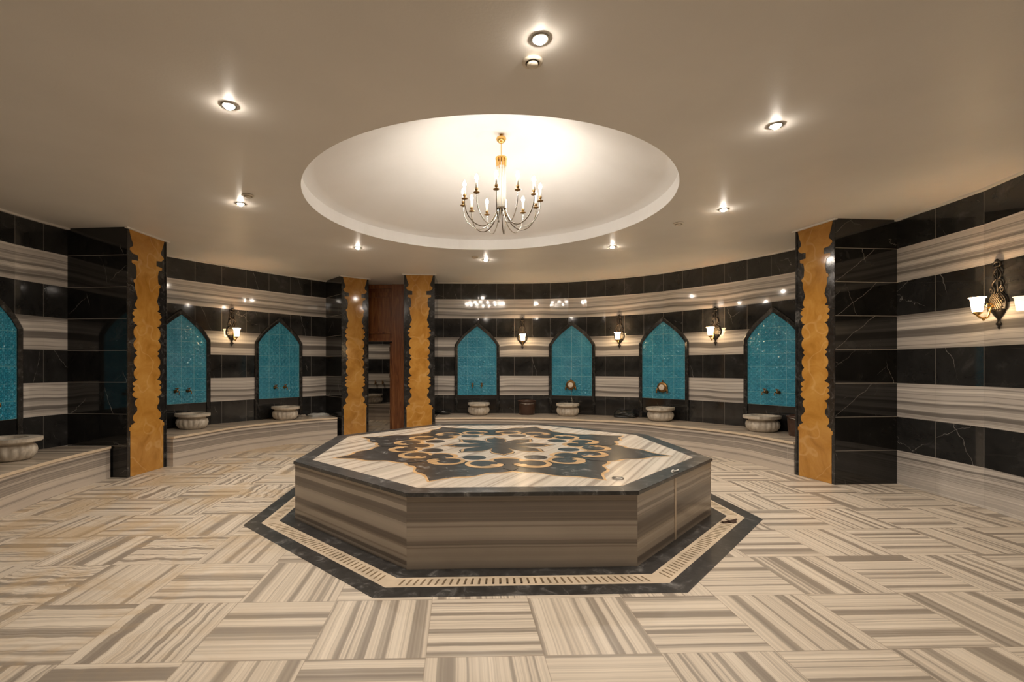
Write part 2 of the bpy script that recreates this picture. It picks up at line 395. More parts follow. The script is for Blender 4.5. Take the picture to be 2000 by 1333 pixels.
# interior wall line, in metres (x right, y away from the camera)
LEFT = [(-4.4, 1.6), (-4.95, 2.9), (-5.2, 4.1), (-5.27, 5.33), (-5.14, 6.1), (-5.05, 6.71)]
BACKL = [(-5.10, 6.72), (-4.84, 7.51), (-4.235, 8.37), (-3.64, 9.13), (-3.03, 9.80), (-2.72, 10.12)]
BACK = [(-1.0, 9.99), (-.80, 9.99), (.50, 10.0), (1.57, 9.93), (2.47, 9.63), (3.36, 9.10), (3.87, 8.52), (4.42, 7.76), (4.77, 7.11), (5.0, 6.25)]
RIGHT = [(5.02, 6.25), (5.05, 5.71), (5.05, 5.2), (5.03, 4.69), (4.93, 4.25), (4.8, 3.4), (4.5, 2.4), (4.1, 1.4)]
REAR = [(4.1, 1.4), (3.4, .3), (2.2, -.6), (.8, -1.1), (-1., -1.1), (-2.4, -.6), (-3.6, .4), (-4.4, 1.6)]
def resample(P, step):
    pts = catmull([(x, y, 0) for x, y in P], 12); out = [pts[0]]; acc = 0
    for a, b in zip(pts, pts[1:]):
        L = (b-a).length
        while acc+L >= step:
            t = (step-acc)/L; a = a.lerp(b, t); out.append(a.copy()); L = (b-a).length; acc = 0
        acc += L
    if (pts[-1]-out[-1]).length > .05: out.append(pts[-1])
    return [(p.x, p.y) for p in out]
POLY = {}
def wall(name, P, u0=0., step=.42):
    q = resample(P, step); POLY[name] = q
    bm = bmesh.new(); uvl = bm.loops.layers.uv.new('UVMap'); cx, cy = -.1, 5.1
    outw = [(x+(x-cx)/math.hypot(x-cx, y-cy)*.12, y+(y-cy)/math.hypot(x-cx, y-cy)*.12) for x, y in q]
    u = u0
    def f4(pts, uvs):
        f = bm.faces.new([bm.verts.new(p) for p in pts])
        for lp, t in zip(f.loops, uvs): lp[uvl].uv = t
    for i in range(len(q)-1):
        L = math.dist(q[i], q[i+1]); du = .42 if i < len(q)-2 else L
        for src in (q, outw):
            a, b = src[i], src[i+1]
            f4(((*a, 0), (*b, 0), (*b, H), (*a, H)), ((u, 0), (u+du, 0), (u+du, H), (u, H)))
        for z in (0, H): f4(((*q[i], z), (*q[i+1], z), (*outw[i+1], z), (*outw[i], z)), ((u, 0), (u, 0), (u, 0), (u, 0)))
        u += du
    for e in (0, -1): f4(((*q[e], 0), (*outw[e], 0), (*outw[e], H), (*q[e], H)), ((0, 0), (.1, 0), (.1, H), (0, H)))
    bmesh.ops.remove_doubles(bm, verts=bm.verts, dist=1e-5)
    return struct(link(name, bm, 'wall'))
wall('wall_left', LEFT[::-1], 0, .31); wall('wall_back_left', BACKL, 4.2, .43); wall('wall_back', BACK, 8.4, .37); wall('wall_right', RIGHT, 2.1, .51); wall('wall_rear', REAR)
# cornice: a thin plaster lip where wall meets ceiling
def strip(name, q, z0, z1, d, mat):
    bm = bmesh.new(); cx, cy = -.1, 5.1
    inn = [(x-(x-cx)/math.hypot(x-cx, y-cy)*d, y-(y-cy)/math.hypot(x-cx, y-cy)*d) for x, y in q]
    prism(bm, q+inn[::-1], z0, z1); return link(name, bm, mat)
for i, k in enumerate(('wall_left', 'wall_back_left', 'wall_back', 'wall_right')):
    struct(strip('trim_%d' % (i+3), POLY[k], H-.022, H-.001, .035, 'ceil'))
# ceiling with a round opening, an upright lip and a shallow dome above it
HC = (.157, 5.25); HR = 1.93; NS = 128
bm = bmesh.new()
def circ(R, z): return [bm.verts.new((HC[0]+R*math.cos(2*PI*i/NS), HC[1]+R*math.sin(2*PI*i/NS), z)) for i in range(NS)]
r0, r1, r2 = circ(10.5, H), circ(HR, H), circ(HR, H+.145)
rings = [(r0, r1, 0), (r1, r2, 1)]; prev = r2
for k in range(1, 15):
    t = k/15; rr = HR*math.cos(t*PI/2); zz = H+.145+.62*math.sin(t*PI/2)**.9
    rr = HR*(1-t); zz = H+.145+.635*(.5*(1-(1-t)**2.)+.5*(1-math.cos(PI*t))/2)
    cur = circ(rr, zz); rings.append((prev, cur, 1)); prev = cur
for A, B, mi in rings:
    for i in range(NS):
        f = bm.faces.new((A[i], A[(i+1) % NS], B[(i+1) % NS], B[i])); f.material_index = mi; f.smooth = len(rings) and A is not r0 and A is not r1
f = bm.faces.new(prev); f.material_index = 1
DOMEZ = prev[0].co.z
struct(link('ceiling', bm, ['ceil', 'white']))

# ------------------------------------------------------------------ pillars
def gold_profile():
    P = [(0, .83), (.58, .83), (.585, .88), (.625, .87), (.635, .80), (.655, .80), (.66, .72), (.675, .66)]
    z = .675
    def scal(z0, z1, w, d, n=5):
        return [(z0+(z1-z0)*k/n, w-d+d*math.sin(PI*k/n)**.7) for k in range(n+1)]
    P += scal(.68, .80, .72, .14)
    P += [(.83, .50), (.87, .51), (.90, .60), (.93, .62), (.965, .58), (.985, .47), (1.0, .64)]
    P += scal(1.005, 1.075, .74, .12, 4)+scal(1.08, 1.14, .72, .10, 4)+scal(1.145, 1.21, .73, .14, 4)
    P += [(1.225, .47)]+scal(1.235, 1.38, .67, .13, 6)+scal(1.385, 1.53, .67, .13, 6)
    P += [(1.54, .50), (1.575, .62), (1.605, .50)]
    P += scal(1.61, 1.75, .68, .13, 6)+scal(1.755, 1.92, .68, .13, 6)
    P += [(1.93, .48), (1.95, .66)]+scal(1.96, 2.03, .73, .12, 4)+scal(2.04, 2.11, .74, .12, 4)+[(2.125, .69), (2.145, .50)]
    P += [(2.18, .62), (2.21, .60), (2.28, .48), (2.33, .53), (2.40, .61), (2.46, .61), (2.49, .69), (2.51, .66), (2.53, .56)]
    P += [(2.62, .53), (2.70, .58), (2.72, .76), (2.755, .76), (2.76, .46), (2.83, .46), (2.84, .72), (2.88, .86), (2.905, .84), (2.93, .72), (2.96, .70), (3.02, .78), (3.08, .84), (3.148, .90)]
    return P
GP = gold_profile()
def pillar(label, a, b, back):
    """a, b: ground corners of the golden face, seen left to right from the room"""
    t = thing('pillar', label, 'pillar', ((a[0]+b[0])/2, (a[1]+b[1])/2, 0), 0, 'black marble pillars with golden inlay')
    ox, oy = t.location.x, t.location.y
    bm = bmesh.new(); uvl = bm.loops.layers.uv.new('UVMap')
    fs = prism(bm, [(x-ox, y-oy) for x, y in [a, b]+back], 0, H-.001, 0, uvl); fs[2].material_index = 1
    link('marble_cladding', bm, ['pillar', 'black'], t)
    w_ = math.dist(a, b)/2; dx, dy = (b[0]-a[0])/2/w_, (b[1]-a[1])/2/w_; nx, ny = dy, -dx
    bm = bmesh.new(); out = [(s_*wd*w_, z) for s_ in (1, -1) for z, wd in (GP if s_ == 1 else GP[::-1])]
    A = []; B = []
    for l, z in out:
        A.append(bm.verts.new((dx*l+nx*.003, dy*l+ny*.003, max(z, .002)))); B.append(bm.verts.new((dx*l-nx*.01, dy*l-ny*.01, max(z, .002))))
    n = len(A)
    for i in range(n//2-1): bm.faces.new((A[i], A[i+1], A[n-2-i], A[n-1-i]))
    for i in range(n): bm.faces.new((A[i], A[(i+1) % n], B[(i+1) % n], B[i]))
    link('gold_inlay', bm, 'gold', t)
    bm = bmesh.new()
    for s_ in (1, -1):   # bevelled corner strips
        l = s_*(w_-.012); box(bm, (dx*l+nx*.004, dy*l+ny*.004, H/2), (.02, .012, H-.004), Matrix.Rotation(math.atan2(dy, dx), 3, 'Z'))
    link('corner_strip', bm, 'black', t)
    bm = bmesh.new(); pp = [(x-ox, y-oy) for x, y in [a, b]]
    prism(bm, [(pp[0][0]-dx*.03, pp[0][1]-dy*.03), (pp[1][0]+dx*.03, pp[1][1]+dy*.03), (pp[1][0]+dx*.03+nx*.035, pp[1][1]+dy*.03+ny*.035), (pp[0][0]-dx*.03+nx*.035, pp[0][1]-dy*.03+ny*.035)], H-.02, H-.002)
    link('plaster_lip', bm, 'ceil', t)
pillar('black marble pillar with wavy golden inlay, left of the turquoise niche pair, nearest on the left', (-4.35, 6.0), (-4.29, 6.68), [(-5.12, 6.72), (-5.17, 6.07)])
pillar('black marble pillar with wavy golden inlay beside the right end of the curved bench', (4.16, 6.18), (4.27, 5.65), [(5.07, 5.71), (5.05, 6.3)])
pillar('black marble pillar with golden inlay, left side of the wooden doorway', (-2.55, 9.23), (-2.1, 9.56), [(-2.45, 10.25), (-2.78, 10.15), (-3.03, 9.81)])
pillar('black marble pillar with golden inlay, right side of the wooden doorway', (-1.32, 9.08), (-.74, 9.11), [(-.74, 10.05), (-1.32, 10.2)])

# ------------------------------------------------------------------ benches
def bench(label, front, back, h):
    fr = [(p.x, p.y) for p in catmull([(x, y, 0) for x, y in front], 8)]
    t = thing('marble_bench', label, 'bench', (fr[len(fr)//2][0], fr[len(fr)//2][1], 0), 0, 'curved marble benches along the wall'); ox, oy = t.location.x, t.location.y
    bm = bmesh.new(); uvl = bm.loops.layers.uv.new('UVMap')
    L = lambda P: [(x-ox, y-oy) for x, y in P]
    prism(bm, L(fr+back[::-1]), 0, h-.03, 0, uvl)
    link('bench_front', bm, 'bench', t)
    cx, cy = -.1, 5.1
    fo = [(x-(x-cx)/math.hypot(x-cx, y-cy)*.015, y-(y-cy)/math.hypot(x-cx, y-cy)*.015) for x, y in fr]
    bm = bmesh.new(); uvl = bm.loops.layers.uv.new('UVMap'); fs = prism(bm, L(fo+back[::-1]), h-.03, h, 1, uvl)
    # the top's stripes follow the bench: u along, v across
    fs[1].material_index = 0
    link('bench_top', bm, ['benchtop', 'nosing'], t)
def near(name, a, b):
    """wall points of a segment between two indices"""
    return POLY[name][a:b]
def chain(name, x0, x1, key=0):
    return [p for p in POLY[name] if min(x0, x1) <= p[key] <= max(x0, x1)]
bench('low curved marble bench left of the nearest left pillar', [(-3.75, 2.2), (-4.15, 3.4), (-4.373, 4.42), (-4.51, 5.2), (-4.55, 5.995)], [(-4.6, 2.2)]+chain('wall_left', 2.3, 5.95, 1)[::-1]+[(-5.16, 5.995)], .40)
bench('low curved marble bench between the two left pillars, under two niches', [(-4.20, 6.69), (-4.06, 7.1), (-3.84, 7.85), (-3.25, 8.72), (-2.62, 9.2)], [(-5.1, 6.74)]+chain('wall_back_left', 6.8, 9.7, 1)+[(-3.0, 9.78)], .42)
bench('long curved marble bench along the back wall right of the doorway', [(-.735, 9.14), (.35, 9.2), (1.35, 9.05), (2.62, 8.62), (3.45, 7.83), (3.95, 7.06), (4.15, 6.2)], [(-.735, 9.98)]+chain('wall_back', -.7, 4.98, 0)+[(5.0, 6.3), (5.0, 6.2)], .42)

# ------------------------------------------------------------------ placing things on the walls
def ray_wall(px, seg):
    """wall point and inward angle under the photo column px"""
    k = (px-925)/935; q = POLY[seg]
    for a, b in zip(q, q[1:]):
        fa, fb = a[0]-k*a[1], b[0]-k*b[1]
        if fa*fb <= 0 and a[1] > 0 and fa != fb:
            t = fa/(fa-fb); p = (a[0]+(b[0]-a[0])*t, a[1]+(b[1]-a[1])*t); return p
    raise ValueError((px, seg))
def frame_at(p, seg, half=.3):
    """local frame: origin on the chord, +x along wall, -y into the room"""
    q = POLY[seg]; cum = [0]
    for a, b in zip(q, q[1:]): cum.append(cum[-1]+math.dist(a, b))
    best = min(((math.dist(p, (a[0]+(b[0]-a[0])*t/20, a[1]+(b[1]-a[1])*t/20)), cum[i]+math.dist(a, b)*t/20) for i, (a, b) in enumerate(zip(q, q[1:])) for t in range(21)))
    s0 = best[1]
    def at(s_):
        s_ = max(0, min(cum[-1]-1e-6, s_))
        for i in range(len(q)-1):
            if cum[i] <= s_ <= cum[i+1]:
                t = (s_-cum[i])/(cum[i+1]-cum[i]); return Vector((q[i][0]+(q[i+1][0]-q[i][0])*t, q[i][1]+(q[i+1][1]-q[i][1])*t))
    a, b = at(s0-half), at(s0+half); d = (b-a).normalized(); mid = (a+b)/2
    ang = math.atan2(d.y, d.x)
    n = Vector((d.y, -d.x))   # candidate room direction for local -y
    if n.dot(Vector((-.1, 5.1))-mid) < 0: ang += PI
    return mid, ang
def W(ang, mid, x, y, z):
    c, s_ = math.cos(ang), math.sin(ang)
    return (mid.x+c*x-s_*y, mid.y+s_*x+c*y, z)
# niches
def arch(hw, zs, za, z0, n=8):
    """right half from the bottom up to the apex, then mirrored"""
    R = []
    for k in range(n+1):
        t = k/n
        R.append((hw*(1-t)**1.0+hw*.13*math.sin(PI*t)*(1-t*.3), zs+(za-zs)*t))
    R = [(hw, z0)]+R
    return R+[(-x, z) for x, z in R[::-1][1:]]
NICH = {}
def niche(key, mid, ang, label, ztop=2.32):
    t = thing('wall_niche', label, 'niche', (mid.x, mid.y, 0), ang, 'pointed arch turquoise niches')
    NICH[key] = (mid, ang)
    outer = arch(.468, 1.84, ztop, .425); mid1 = arch(.448, 1.835, ztop-.024, .425); inn = arch(.405, 1.825, ztop-.085, .425)
    bm = bmesh.new()
    def bandpath(A, B, ya, yb, yb2):
        for i in range(len(A)-1):
            for P, Q, y1, y2 in ((A, A, ya, yb), (A, B, yb, yb2), (B, B, yb2, .012)):
                bm.faces.new([bm.verts.new(v) for v in ((P[i][0], y1, P[i][1]), (P[i+1][0], y1, P[i+1][1]), (Q[i+1][0], y2, Q[i+1][1]), (Q[i][0], y2, Q[i][1]))])
        for e in (0, -1):
            bm.faces.new([bm.verts.new(v) for v in ((A[e][0], ya, A[e][1]), (A[e][0], yb, A[e][1]), (B[e][0], yb2, B[e][1]), (B[e][0], .012, B[e][1]))])
    bandpath(outer, mid1, .02, -.030, -.045); bandpath(mid1, inn, -.03, -.045, -.026)
    bmesh.ops.remove_doubles(bm, verts=bm.verts, dist=1e-5)
    link('arch_frame', bm, 'black', t)
    bm = bmesh.new(); uvl = bm.loops.layers.uv.new('UVMap')
    poly_extrude_local(bm, arch(.408, 1.825, ztop-.082, .8), .01, -.012, uvl=uvl)
    link('tile_panel', bm, 'teal', t)
    bm = bmesh.new(); uvl = bm.loops.layers.uv.new('UVMap')
    poly_extrude_local(bm, [(.408, .423), (.408, .799), (-.408, .799), (-.408, .423)], .01, -.010, uvl=uvl)
    link('base_panel', bm, 'pillar', t)
for key, px, seg, lab in (('a', 352, 'wall_back_left', 'turquoise tiled pointed niche partly behind the nearest left pillar'),
                          ('b', 545, 'wall_back_left', 'turquoise tiled pointed niche between the left sconce and the folded pale cloth'),
                          ('c', 931, 'wall_back', 'turquoise tiled pointed niche first to the right of the doorway'),
                          ('d', 1117, 'wall_back', 'turquoise niche with round cream dial and thin cord below it'),
                          ('e', 1298, 'wall_back', 'turquoise niche with round cream dial between the two right-hand back sconces'),
                          ('f', 1512, 'wall_back', 'turquoise tiled pointed niche beside the right pillar, two taps')):
    mid, ang = frame_at(ray_wall(px, seg), seg, .44); niche(key, mid, ang, lab)
mid, ang = frame_at((-5.25, 5.08), 'wall_left', .44); niche('g', mid, ang, 'turquoise tiled pointed niche cut off by the left edge')

# taps ---------------------------------------------------------------
def make_tap(label, loc, rz):
    t = thing('tap', label, 'tap', loc, rz, 'old brass taps on the niches')
    bm = bmesh.new()
    fl_ = [(.0, 0), (.026, 0), (.026, .006), (.012, .014), (.011, .05)]
    for r_, y in ():
        pass
    b2 = bmesh.new(); lathe(b2, fl_+[(0, .05)], 14); bmesh.ops.rotate(b2, verts=b2.verts, matrix=Matrix.Rotation(PI/2, 3, 'X')); me = bpy.data.meshes.new('tmp'); b2.to_mesh(me); b2.free(); bm.from_mesh(me); bpy.data.meshes.remove(me)
    lathe(bm, [(0, -.018), (.014, -.016), (.018, 0), (.014, .016), (.008, .022), (.008, .04), (0, .04)], 12, (0, -.055, 0))
    link('tap_body', bm, 'brass', t, True)
    bm = bmesh.new(); tube(bm, catmull([(0, -.06, 0), (0, -.09, .006), (0, -.115, -.008), (0, -.122, -.045)], 5), lambda s_: .009-.002*s_, 8)
    link('spout', bm, 'brass', t, True)
    bm = bmesh.new()
    for a_ in (0, PI/2):
        tube(bm, [(math.cos(a_)*.028, -.055+math.sin(a_)*.028, .046), (-math.cos(a_)*.028, -.055-math.sin(a_)*.028, .046)], .006, 8)
    lathe(bm, [(0, .036), (.009, .038), (.009, .054), (0, .058)], 10, (0, -.055, 0))
    link('handle', bm, 'brass', t, True)
    return t
def put(proto, mk, label, mid, ang, x, y, z):
    loc = W(ang, mid, x, y, z)
    if proto[0] is None: proto[0] = mk(label, loc, ang); return proto[0]
    return dup(proto[0], loc, ang, label)
tp = [None]
for key, where in (('a', 'niche partly behind the nearest left pillar'), ('b', 'niche right of the left sconce'), ('c', 'first niche right of the doorway'), ('f', 'niche beside the right pillar'), ('g', 'niche cut off by the left edge')):
    mid, ang = NICH[key]
    for s_, nm in ((-1, 'left'), (1, 'right')):
        put(tp, make_tap, '%s brass tap of the pair in the %s' % (nm, where), mid, ang, s_*.095, -.012, 1.0)
# dial mixers
def make_mixer(label, loc, rz):
    t = thing('shower_mixer', label, 'water mixer', loc, rz, 'round brass mixers with cream dials')
    def disc(prof, n=28):
        b2 = bmesh.new(); lathe(b2, prof, n); bmesh.ops.rotate(b2, verts=b2.verts, matrix=Matrix.Rotation(PI/2, 3, 'X')); return b2
    link('mixer_body', disc([(0, 0), (.09, 0), (.098, .012), (.094, .045), (.07, .06), (0, .06)]), 'brass', t, False)
    link('dial', disc([(0, .055), (.054, .055), (.054, .068), (.045, .078), (.02, .075), (0, .07)]), 'ceramic', t, True)
    for s_ in (-1, 1):
        bm = bmesh.new(); tube(bm, catmull([(s_*.07, -.03, -.02), (s_*.09, -.04, -.03), (s_*.10, -.05, -.06), (s_*.10, -.055, -.105)], 5), .014, 10)
        link('outlet', bm, 'brass', t, True)
    bm = bmesh.new(); lathe(bm, [(0, -.012), (.012, 0), (.006, .02), (.012, .03), (0, .04)], 10, (0, -.02, .1)); link('finial', bm, 'brass', t, True)
    return t
mp = [None]
put(mp, make_mixer, 'round brass mixer with cream dial above the basin with the cord', *NICH['d'], -.015, -.012, 1.02)
put(mp, make_mixer, 'round brass mixer with cream dial in the niche right of the dark bundle', *NICH['e'], .0, -.012, 1.01)
bm = bmesh.new(); mid, ang = NICH['d']
tube(bm, catmull([W(ang, mid, 0, -.03, .92), W(ang, mid, .0, -.035, .8), W(ang, mid, .01, -.05, .72), W(ang, mid, .02, -.11, .645)], 5), .004, 6)
tag(link('cord', bm, 'steel'), 'thin pale cord hanging from the round mixer into the basin', 'cord')

# basins ---------------------------------------------------------------
def make_basin(label, loc, rz):
    t = thing('marble_basin', label, 'basin', loc, rz, 'fluted marble basins on the benches')
    bm = bmesh.new()
    fl_ = lambda a, z: 1+.075*(abs(math.sin(a*9))-.5)*(1 if .02 < z < .165 else .1)
    prof = [(0, 0), (.15, 0), (.182, .02), (.205, .06), (.213, .10), (.208, .135), (.195, .158), (.178, .168), (.182, .185), (.192, .198), (.15, .2), (.14, .12), (.09, .05), (0, .045)]
    lathe(bm, prof, 90, (0, -.02, 0), sy=1.13, flute=lambda a, z: fl_(a, z))
    link('bowl', bm, 'kurna', t, True)
    # broad flat rim, longer towards the room
    def outl(k, n=40):
        P = []
        for i in range(n):
            a = 2*PI*i/n; c_, s_ = math.cos(a), math.sin(a)
            x = .222*math.copysign(abs(c_)**.75, c_); y = (.215 if s_ > 0 else .315)*math.copysign(abs(s_)**.85, s_)
            P.append((x*k, y*k))
        return P
    bm = bmesh.new(); n = 40
    O0 = [bm.verts.new((x, y, .195)) for x, y in outl(.95)]; O1 = [bm.verts.new((x, y, .205)) for x, y in outl(1.)]; O2 = [bm.verts.new((x, y, .24)) for x, y in outl(1.)]
    I2 = [bm.verts.new((.155*math.cos(2*PI*i/n), -.02+.165*math.sin(2*PI*i/n), .24)) for i in range(n)]
    I1 = [bm.verts.new((.15*math.cos(2*PI*i/n), -.02+.16*math.sin(2*PI*i/n), .195)) for i in range(n)]
    for A, B in ((O0, O1), (O1, O2), (O2, I2), (I2, I1), (I1, O0)):
        for i in range(n): bm.faces.new((A[i], A[(i+1) % n], B[(i+1) % n], B[i]))
    link('rim', bm, 'kurna', t)
    return t
bp = [None]
def on_bench(px, ybase, h, seg):
    """point of the bench top under the photo position (px, ybase)"""
    Y = 935*(1.4-h)/(ybase-716); return ((px-925)/935*Y, Y)
for px, yb, h, seg, key, lab in ((30, 893, .40, 'wall_left', 'g', 'fluted marble basin cut off by the left edge'),
        (374, 831, .42, 'wall_back_left', 'a', 'fluted marble basin just right of the nearest left pillar'),
        (556, 813, .42, 'wall_back_left', 'b', 'fluted marble basin left of the folded pale cloth'),
        (935, 807.5, .42, 'wall_back', 'c', 'fluted marble basin left of the brown bucket on the back bench'),
        (1109, 809.5, .42, 'wall_back', 'd', 'fluted marble basin right of the brown bucket, cord hanging into it'),
        (1291, 818.5, .42, 'wall_back', 'e', 'fluted marble basin right of the dark bundle'),
        (1491, 838, .42, 'wall_back', 'f', 'largest-looking fluted marble basin beside the right pillar')):
    mid, ang = NICH[key]; k = (px-925)/935; ends = [W(ang, mid, q_, -.27, h) for q_ in (-1, 1)]
    f0, f1 = (e[0]-k*e[1] for e in ends); t_ = f0/(f0-f1); loc = tuple(ends[0][i]+(ends[1][i]-ends[0][i])*t_ for i in range(3))
    if key == 'g': loc = W(ang, mid, -.02 if ends[0][1] > ends[1][1] else .02, -.27, h)
    if bp[0] is None: bp[0] = make_basin(lab, loc, ang)
    else: dup(bp[0], loc, ang, lab)

# sconces ---------------------------------------------------------------
def make_sconce(label, loc, rz):
    t = thing('wall_sconce', label, 'wall lamp', loc, rz, 'ornate dark wall sconces with one lit glass shade')
    # pierced cast back plate: origin in the middle of its height, .66 m tall
    bm = bmesh.new()
    lathe(bm, [(0, -.335), (.012, -.315), (.008, -.30), (.03, -.285), (.034, -.278), (.014, -.262), (.016, -.235), (.045, -.205), (.072, -.168), (.082, -.145), (.06, -.14), (0, -.14)], 20, sy=.45, half=True)
    for s_ in (1, -1):
        tube(bm, catmull([(s_*.083, -.005, -.15), (s_*.094, -.008, -.10), (s_*.082, -.012, -.04), (s_*.05, -.014, .0), (s_*.022, -.014, .03), (s_*.03, -.012, .06), (s_*.05, -.012, .085), (s_*.045, -.012, .12), (s_*.016, -.012, .14)], 5), .0085, 8)
        tube(bm, catmull([(s_*.012, -.012, .14), (s_*.035, -.012, .165), (s_*.042, -.012, .2), (s_*.02, -.012, .235), (s_*.01, -.012, .25)], 5), .007, 8)
        tube(bm, catmull([(s_*.0, -.014, .27), (s_*.03, -.014, .27), (s_*.038, -.014, .29), (s_*.02, -.014, .31), (0, -.014, .32)], 5), .009, 8)
        tube(bm, catmull([(s_*.05, -.016, .02), (s_*.075, -.016, .035), (s_*.07, -.016, .065), (s_*.05, -.016, .05)], 5, True), .006, 6, True)
    tube(bm, [(0, -.008, -.08), (0, -.008, .31)], .007, 8)
    lathe(bm, [(0, .30), (.016, .31), (.018, .325), (.008, .34), (0, .345)], 12, (0, -.014, -.005))
    link('cast_plate', bm, 'iron', t, True)
    bm = bmesh.new()
    for k in range(-5, 6):
        for d_ in (1, -1):
            pts = []
            for m_ in range(9):
                z = -.155+.175*m_/8; x = k*.022+d_*(m_/8-.5)*.12; lim = .09-max(0, (z+.06))*.55
                if abs(x) <= lim: pts.append((x, -.012-.035*math.sqrt(max(0, 1-(x/.1)**2))*(1-m_/11), z))
            if len(pts) > 1: tube(bm, pts, .0035, 6)
    link('lattice', bm, 'bronze', t, True)
    bm = bmesh.new()
    tube(bm, catmull([(0, -.03, -.11), (0, -.06, -.125), (0, -.07, -.155), (0, -.09, -.215), (0, -.13, -.225), (0, -.163, -.205), (0, -.17, -.185)], 6), .009, 10)
    lathe(bm, [(0, 0), (.012, .004), (.03, .02), (.038, .03), (.036, .036), (0, .036)], 18, (0, -.17, -.20))
    lathe(bm, [(0, -.012), (.009, -.006), (.012, 0), (.006, .01), (0, .012)], 10, (0, -.12, -.24))
    tube(bm, catmull([(0, -.04, -.105), (0, -.07, -.085), (0, -.095, -.10), (0, -.085, -.125), (0, -.068, -.118)], 5), .006, 8)
    link('arm', bm, 'gold_m', t, True)
    bm = bmesh.new()
    lathe(bm, [(.034, 0), (.040, .03), (.047, .08), (.052, .128), (.064, .136), (.064, .139), (.050, .134), (.044, .08), (.030, .004)], 16, (0, -.17, -.165))
    link('glass_shade', bm, 'shade', t, True)
    bm = bmesh.new(); lathe(bm, [(0, 0), (.014, .005), (.019, .025), (.014, .045), (0, .055)], 10, (0, -.17, -.10)); link('bulb', bm, 'bulb_s', t, True)
    return t
M['bulb_s'] = emit('lit_sconce_bulb', (1., .82, .58), 260.)
sp_ = [None]
for px, seg, lab in ((453, 'wall_back_left', 'dark ornate wall sconce between the two left niches'), (1020, 'wall_back', 'dark ornate wall sconce above the brown bucket'),
                     (1210, 'wall_back', 'dark ornate wall sconce above the dark bundle on the back bench'), (1398, 'wall_back', 'dark ornate wall sconce left of the right pillar, nearest the last niche'),
                     (1953, 'wall_right', 'large-looking dark ornate wall sconce near the right edge')):
    mid, ang = frame_at(ray_wall(px, seg), seg, .08); put(sp_, make_sconce, lab, mid, ang, 0, -.006, 2.085)

# ------------------------------------------------------------------ central platform
pf = thing('heated_stone_platform', 'large octagonal striped marble platform with black star inlay top', 'platform', (OC[0], OC[1], 0), OROT)
def o8l(R): return [(R*math.cos(rad(-112.5+45*i)), R*math.sin(rad(-112.5+45*i))) for i in range(8)]
bm = bmesh.new(); uvl = bm.loops.layers.uv.new('UVMap')
q = o8l(OR-.014); prism(bm, q, 0, OH-.028, 0, uvl)
for k, f in enumerate(bm.faces):        # every side panel was cut from another place of the slab
    if abs(f.normal.z) < .5:
        pass
bm.faces.ensure_lookup_table()
for k in range(2, 10):
    for lp in bm.faces[k].loops: lp[uvl].uv = (lp[uvl].uv[0], lp[uvl].uv[1]+[.0, .62, .35, 1.5, 2.2, 2.9, 3.3, .97][k-2])
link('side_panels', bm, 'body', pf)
# filler strip in the panel right of the front one
bm = bmesh.new(); a, b = Vector(q[1]), Vector(q[2]); c_ = a.lerp(b, .44); d = (b-a).normalized()
box(bm, (c_.x, c_.y, (OH-.028)/2), (.035, .006, OH-.03), Matrix.Rotation(math.atan2(d.y, d.x), 3, 'Z'))
link('filler_strip', bm, 'nosing', pf)
bm = bmesh.new(); a, b = o8l(OR), o8l(OR-.165)
for i in range(8):
    j = (i+1) % 8
    for P in (((*a[i], OH), (*a[j], OH), (*b[j], OH), (*b[i], OH)), ((*a[i], OH-.026), (*a[j], OH-.026), (*b[j], OH-.026), (*b[i], OH-.026)), ((*a[i], OH-.026), (*a[j], OH-.026), (*a[j], OH), (*a[i], OH))):
        bm.faces.new([bm.verts.new(p) for p in P])
bmesh.ops.remove_doubles(bm, verts=bm.verts, dist=1e-5)
bv = [e for e in bm.edges if all(abs(math.hypot(v.co.x, v.co.y)-OR) < .01 for v in e.verts) and all(v.co.z > OH-.001 for v in e.verts)]
bmesh.ops.bevel(bm, geom=bv, offset=.004, segments=2, affect='EDGES')
link('black_border', bm, 'slab', pf)
bm = bmesh.new(); prism(bm, o8l(OR-.165), OH-.02, OH-.0004)
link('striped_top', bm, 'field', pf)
# inlay: thin stone pieces let into the top, one above the other by half a millimetre
def interp(tab, d):
    for (d0, r0_), (d1, r1_) in zip(tab, tab[1:]):
        if d0 <= d <= d1: return r0_+(r1_-r0_)*(d-d0)/(d1-d0)
    return tab[-1][1]
STAR = [(0, 1.745), (1.2, 1.69), (2.6, 1.63), (4.2, 1.575), (6, 1.545), (8.5, 1.52), (10.5, 1.48), (11.8, 1.43), (13, 1.385), (15, 1.35), (17, 1.345), (19, 1.335), (21, 1.31), (22.5, 1.285)]
FLOW = [(0, .64), (1.5, .60), (4, .565), (8, .545), (12, .515), (15.5, .465), (18, .40), (20, .34), (21.5, .29), (22.5, .27)]
def fan(bm, vs, c, mi):
    c = bm.verts.new(c)
    for a, b in zip(vs, vs[1:]+vs[:1]): bm.faces.new((c, a, b)).material_index = mi
def star(bm, tab, off, phase, z, mi, sc=1., n=34):
    vs = []
    for i in range(8):
        for k in range(-n, n):
            d = 22.5*k/n; r = interp(tab, abs(d))*sc
            a = rad(phase+45*i+d); vs.append(bm.verts.new(((r+off)*math.cos(a), (r+off)*math.sin(a), z)))
    fan(bm, vs, (0, 0, z), mi)
def disc(bm, x, y, rx, ry, ang, z, mi, n=28, a0=0, a1=360):
    c_, s_ = math.cos(ang), math.sin(ang); vs = []
    for k in range(n):
        t = 2*PI*k/n; u, v = rx*math.cos(t), ry*math.sin(t); vs.append(bm.verts.new((x+c_*u-s_*v, y+s_*u+c_*v, z)))
    fan(bm, vs, (x, y, z), mi)
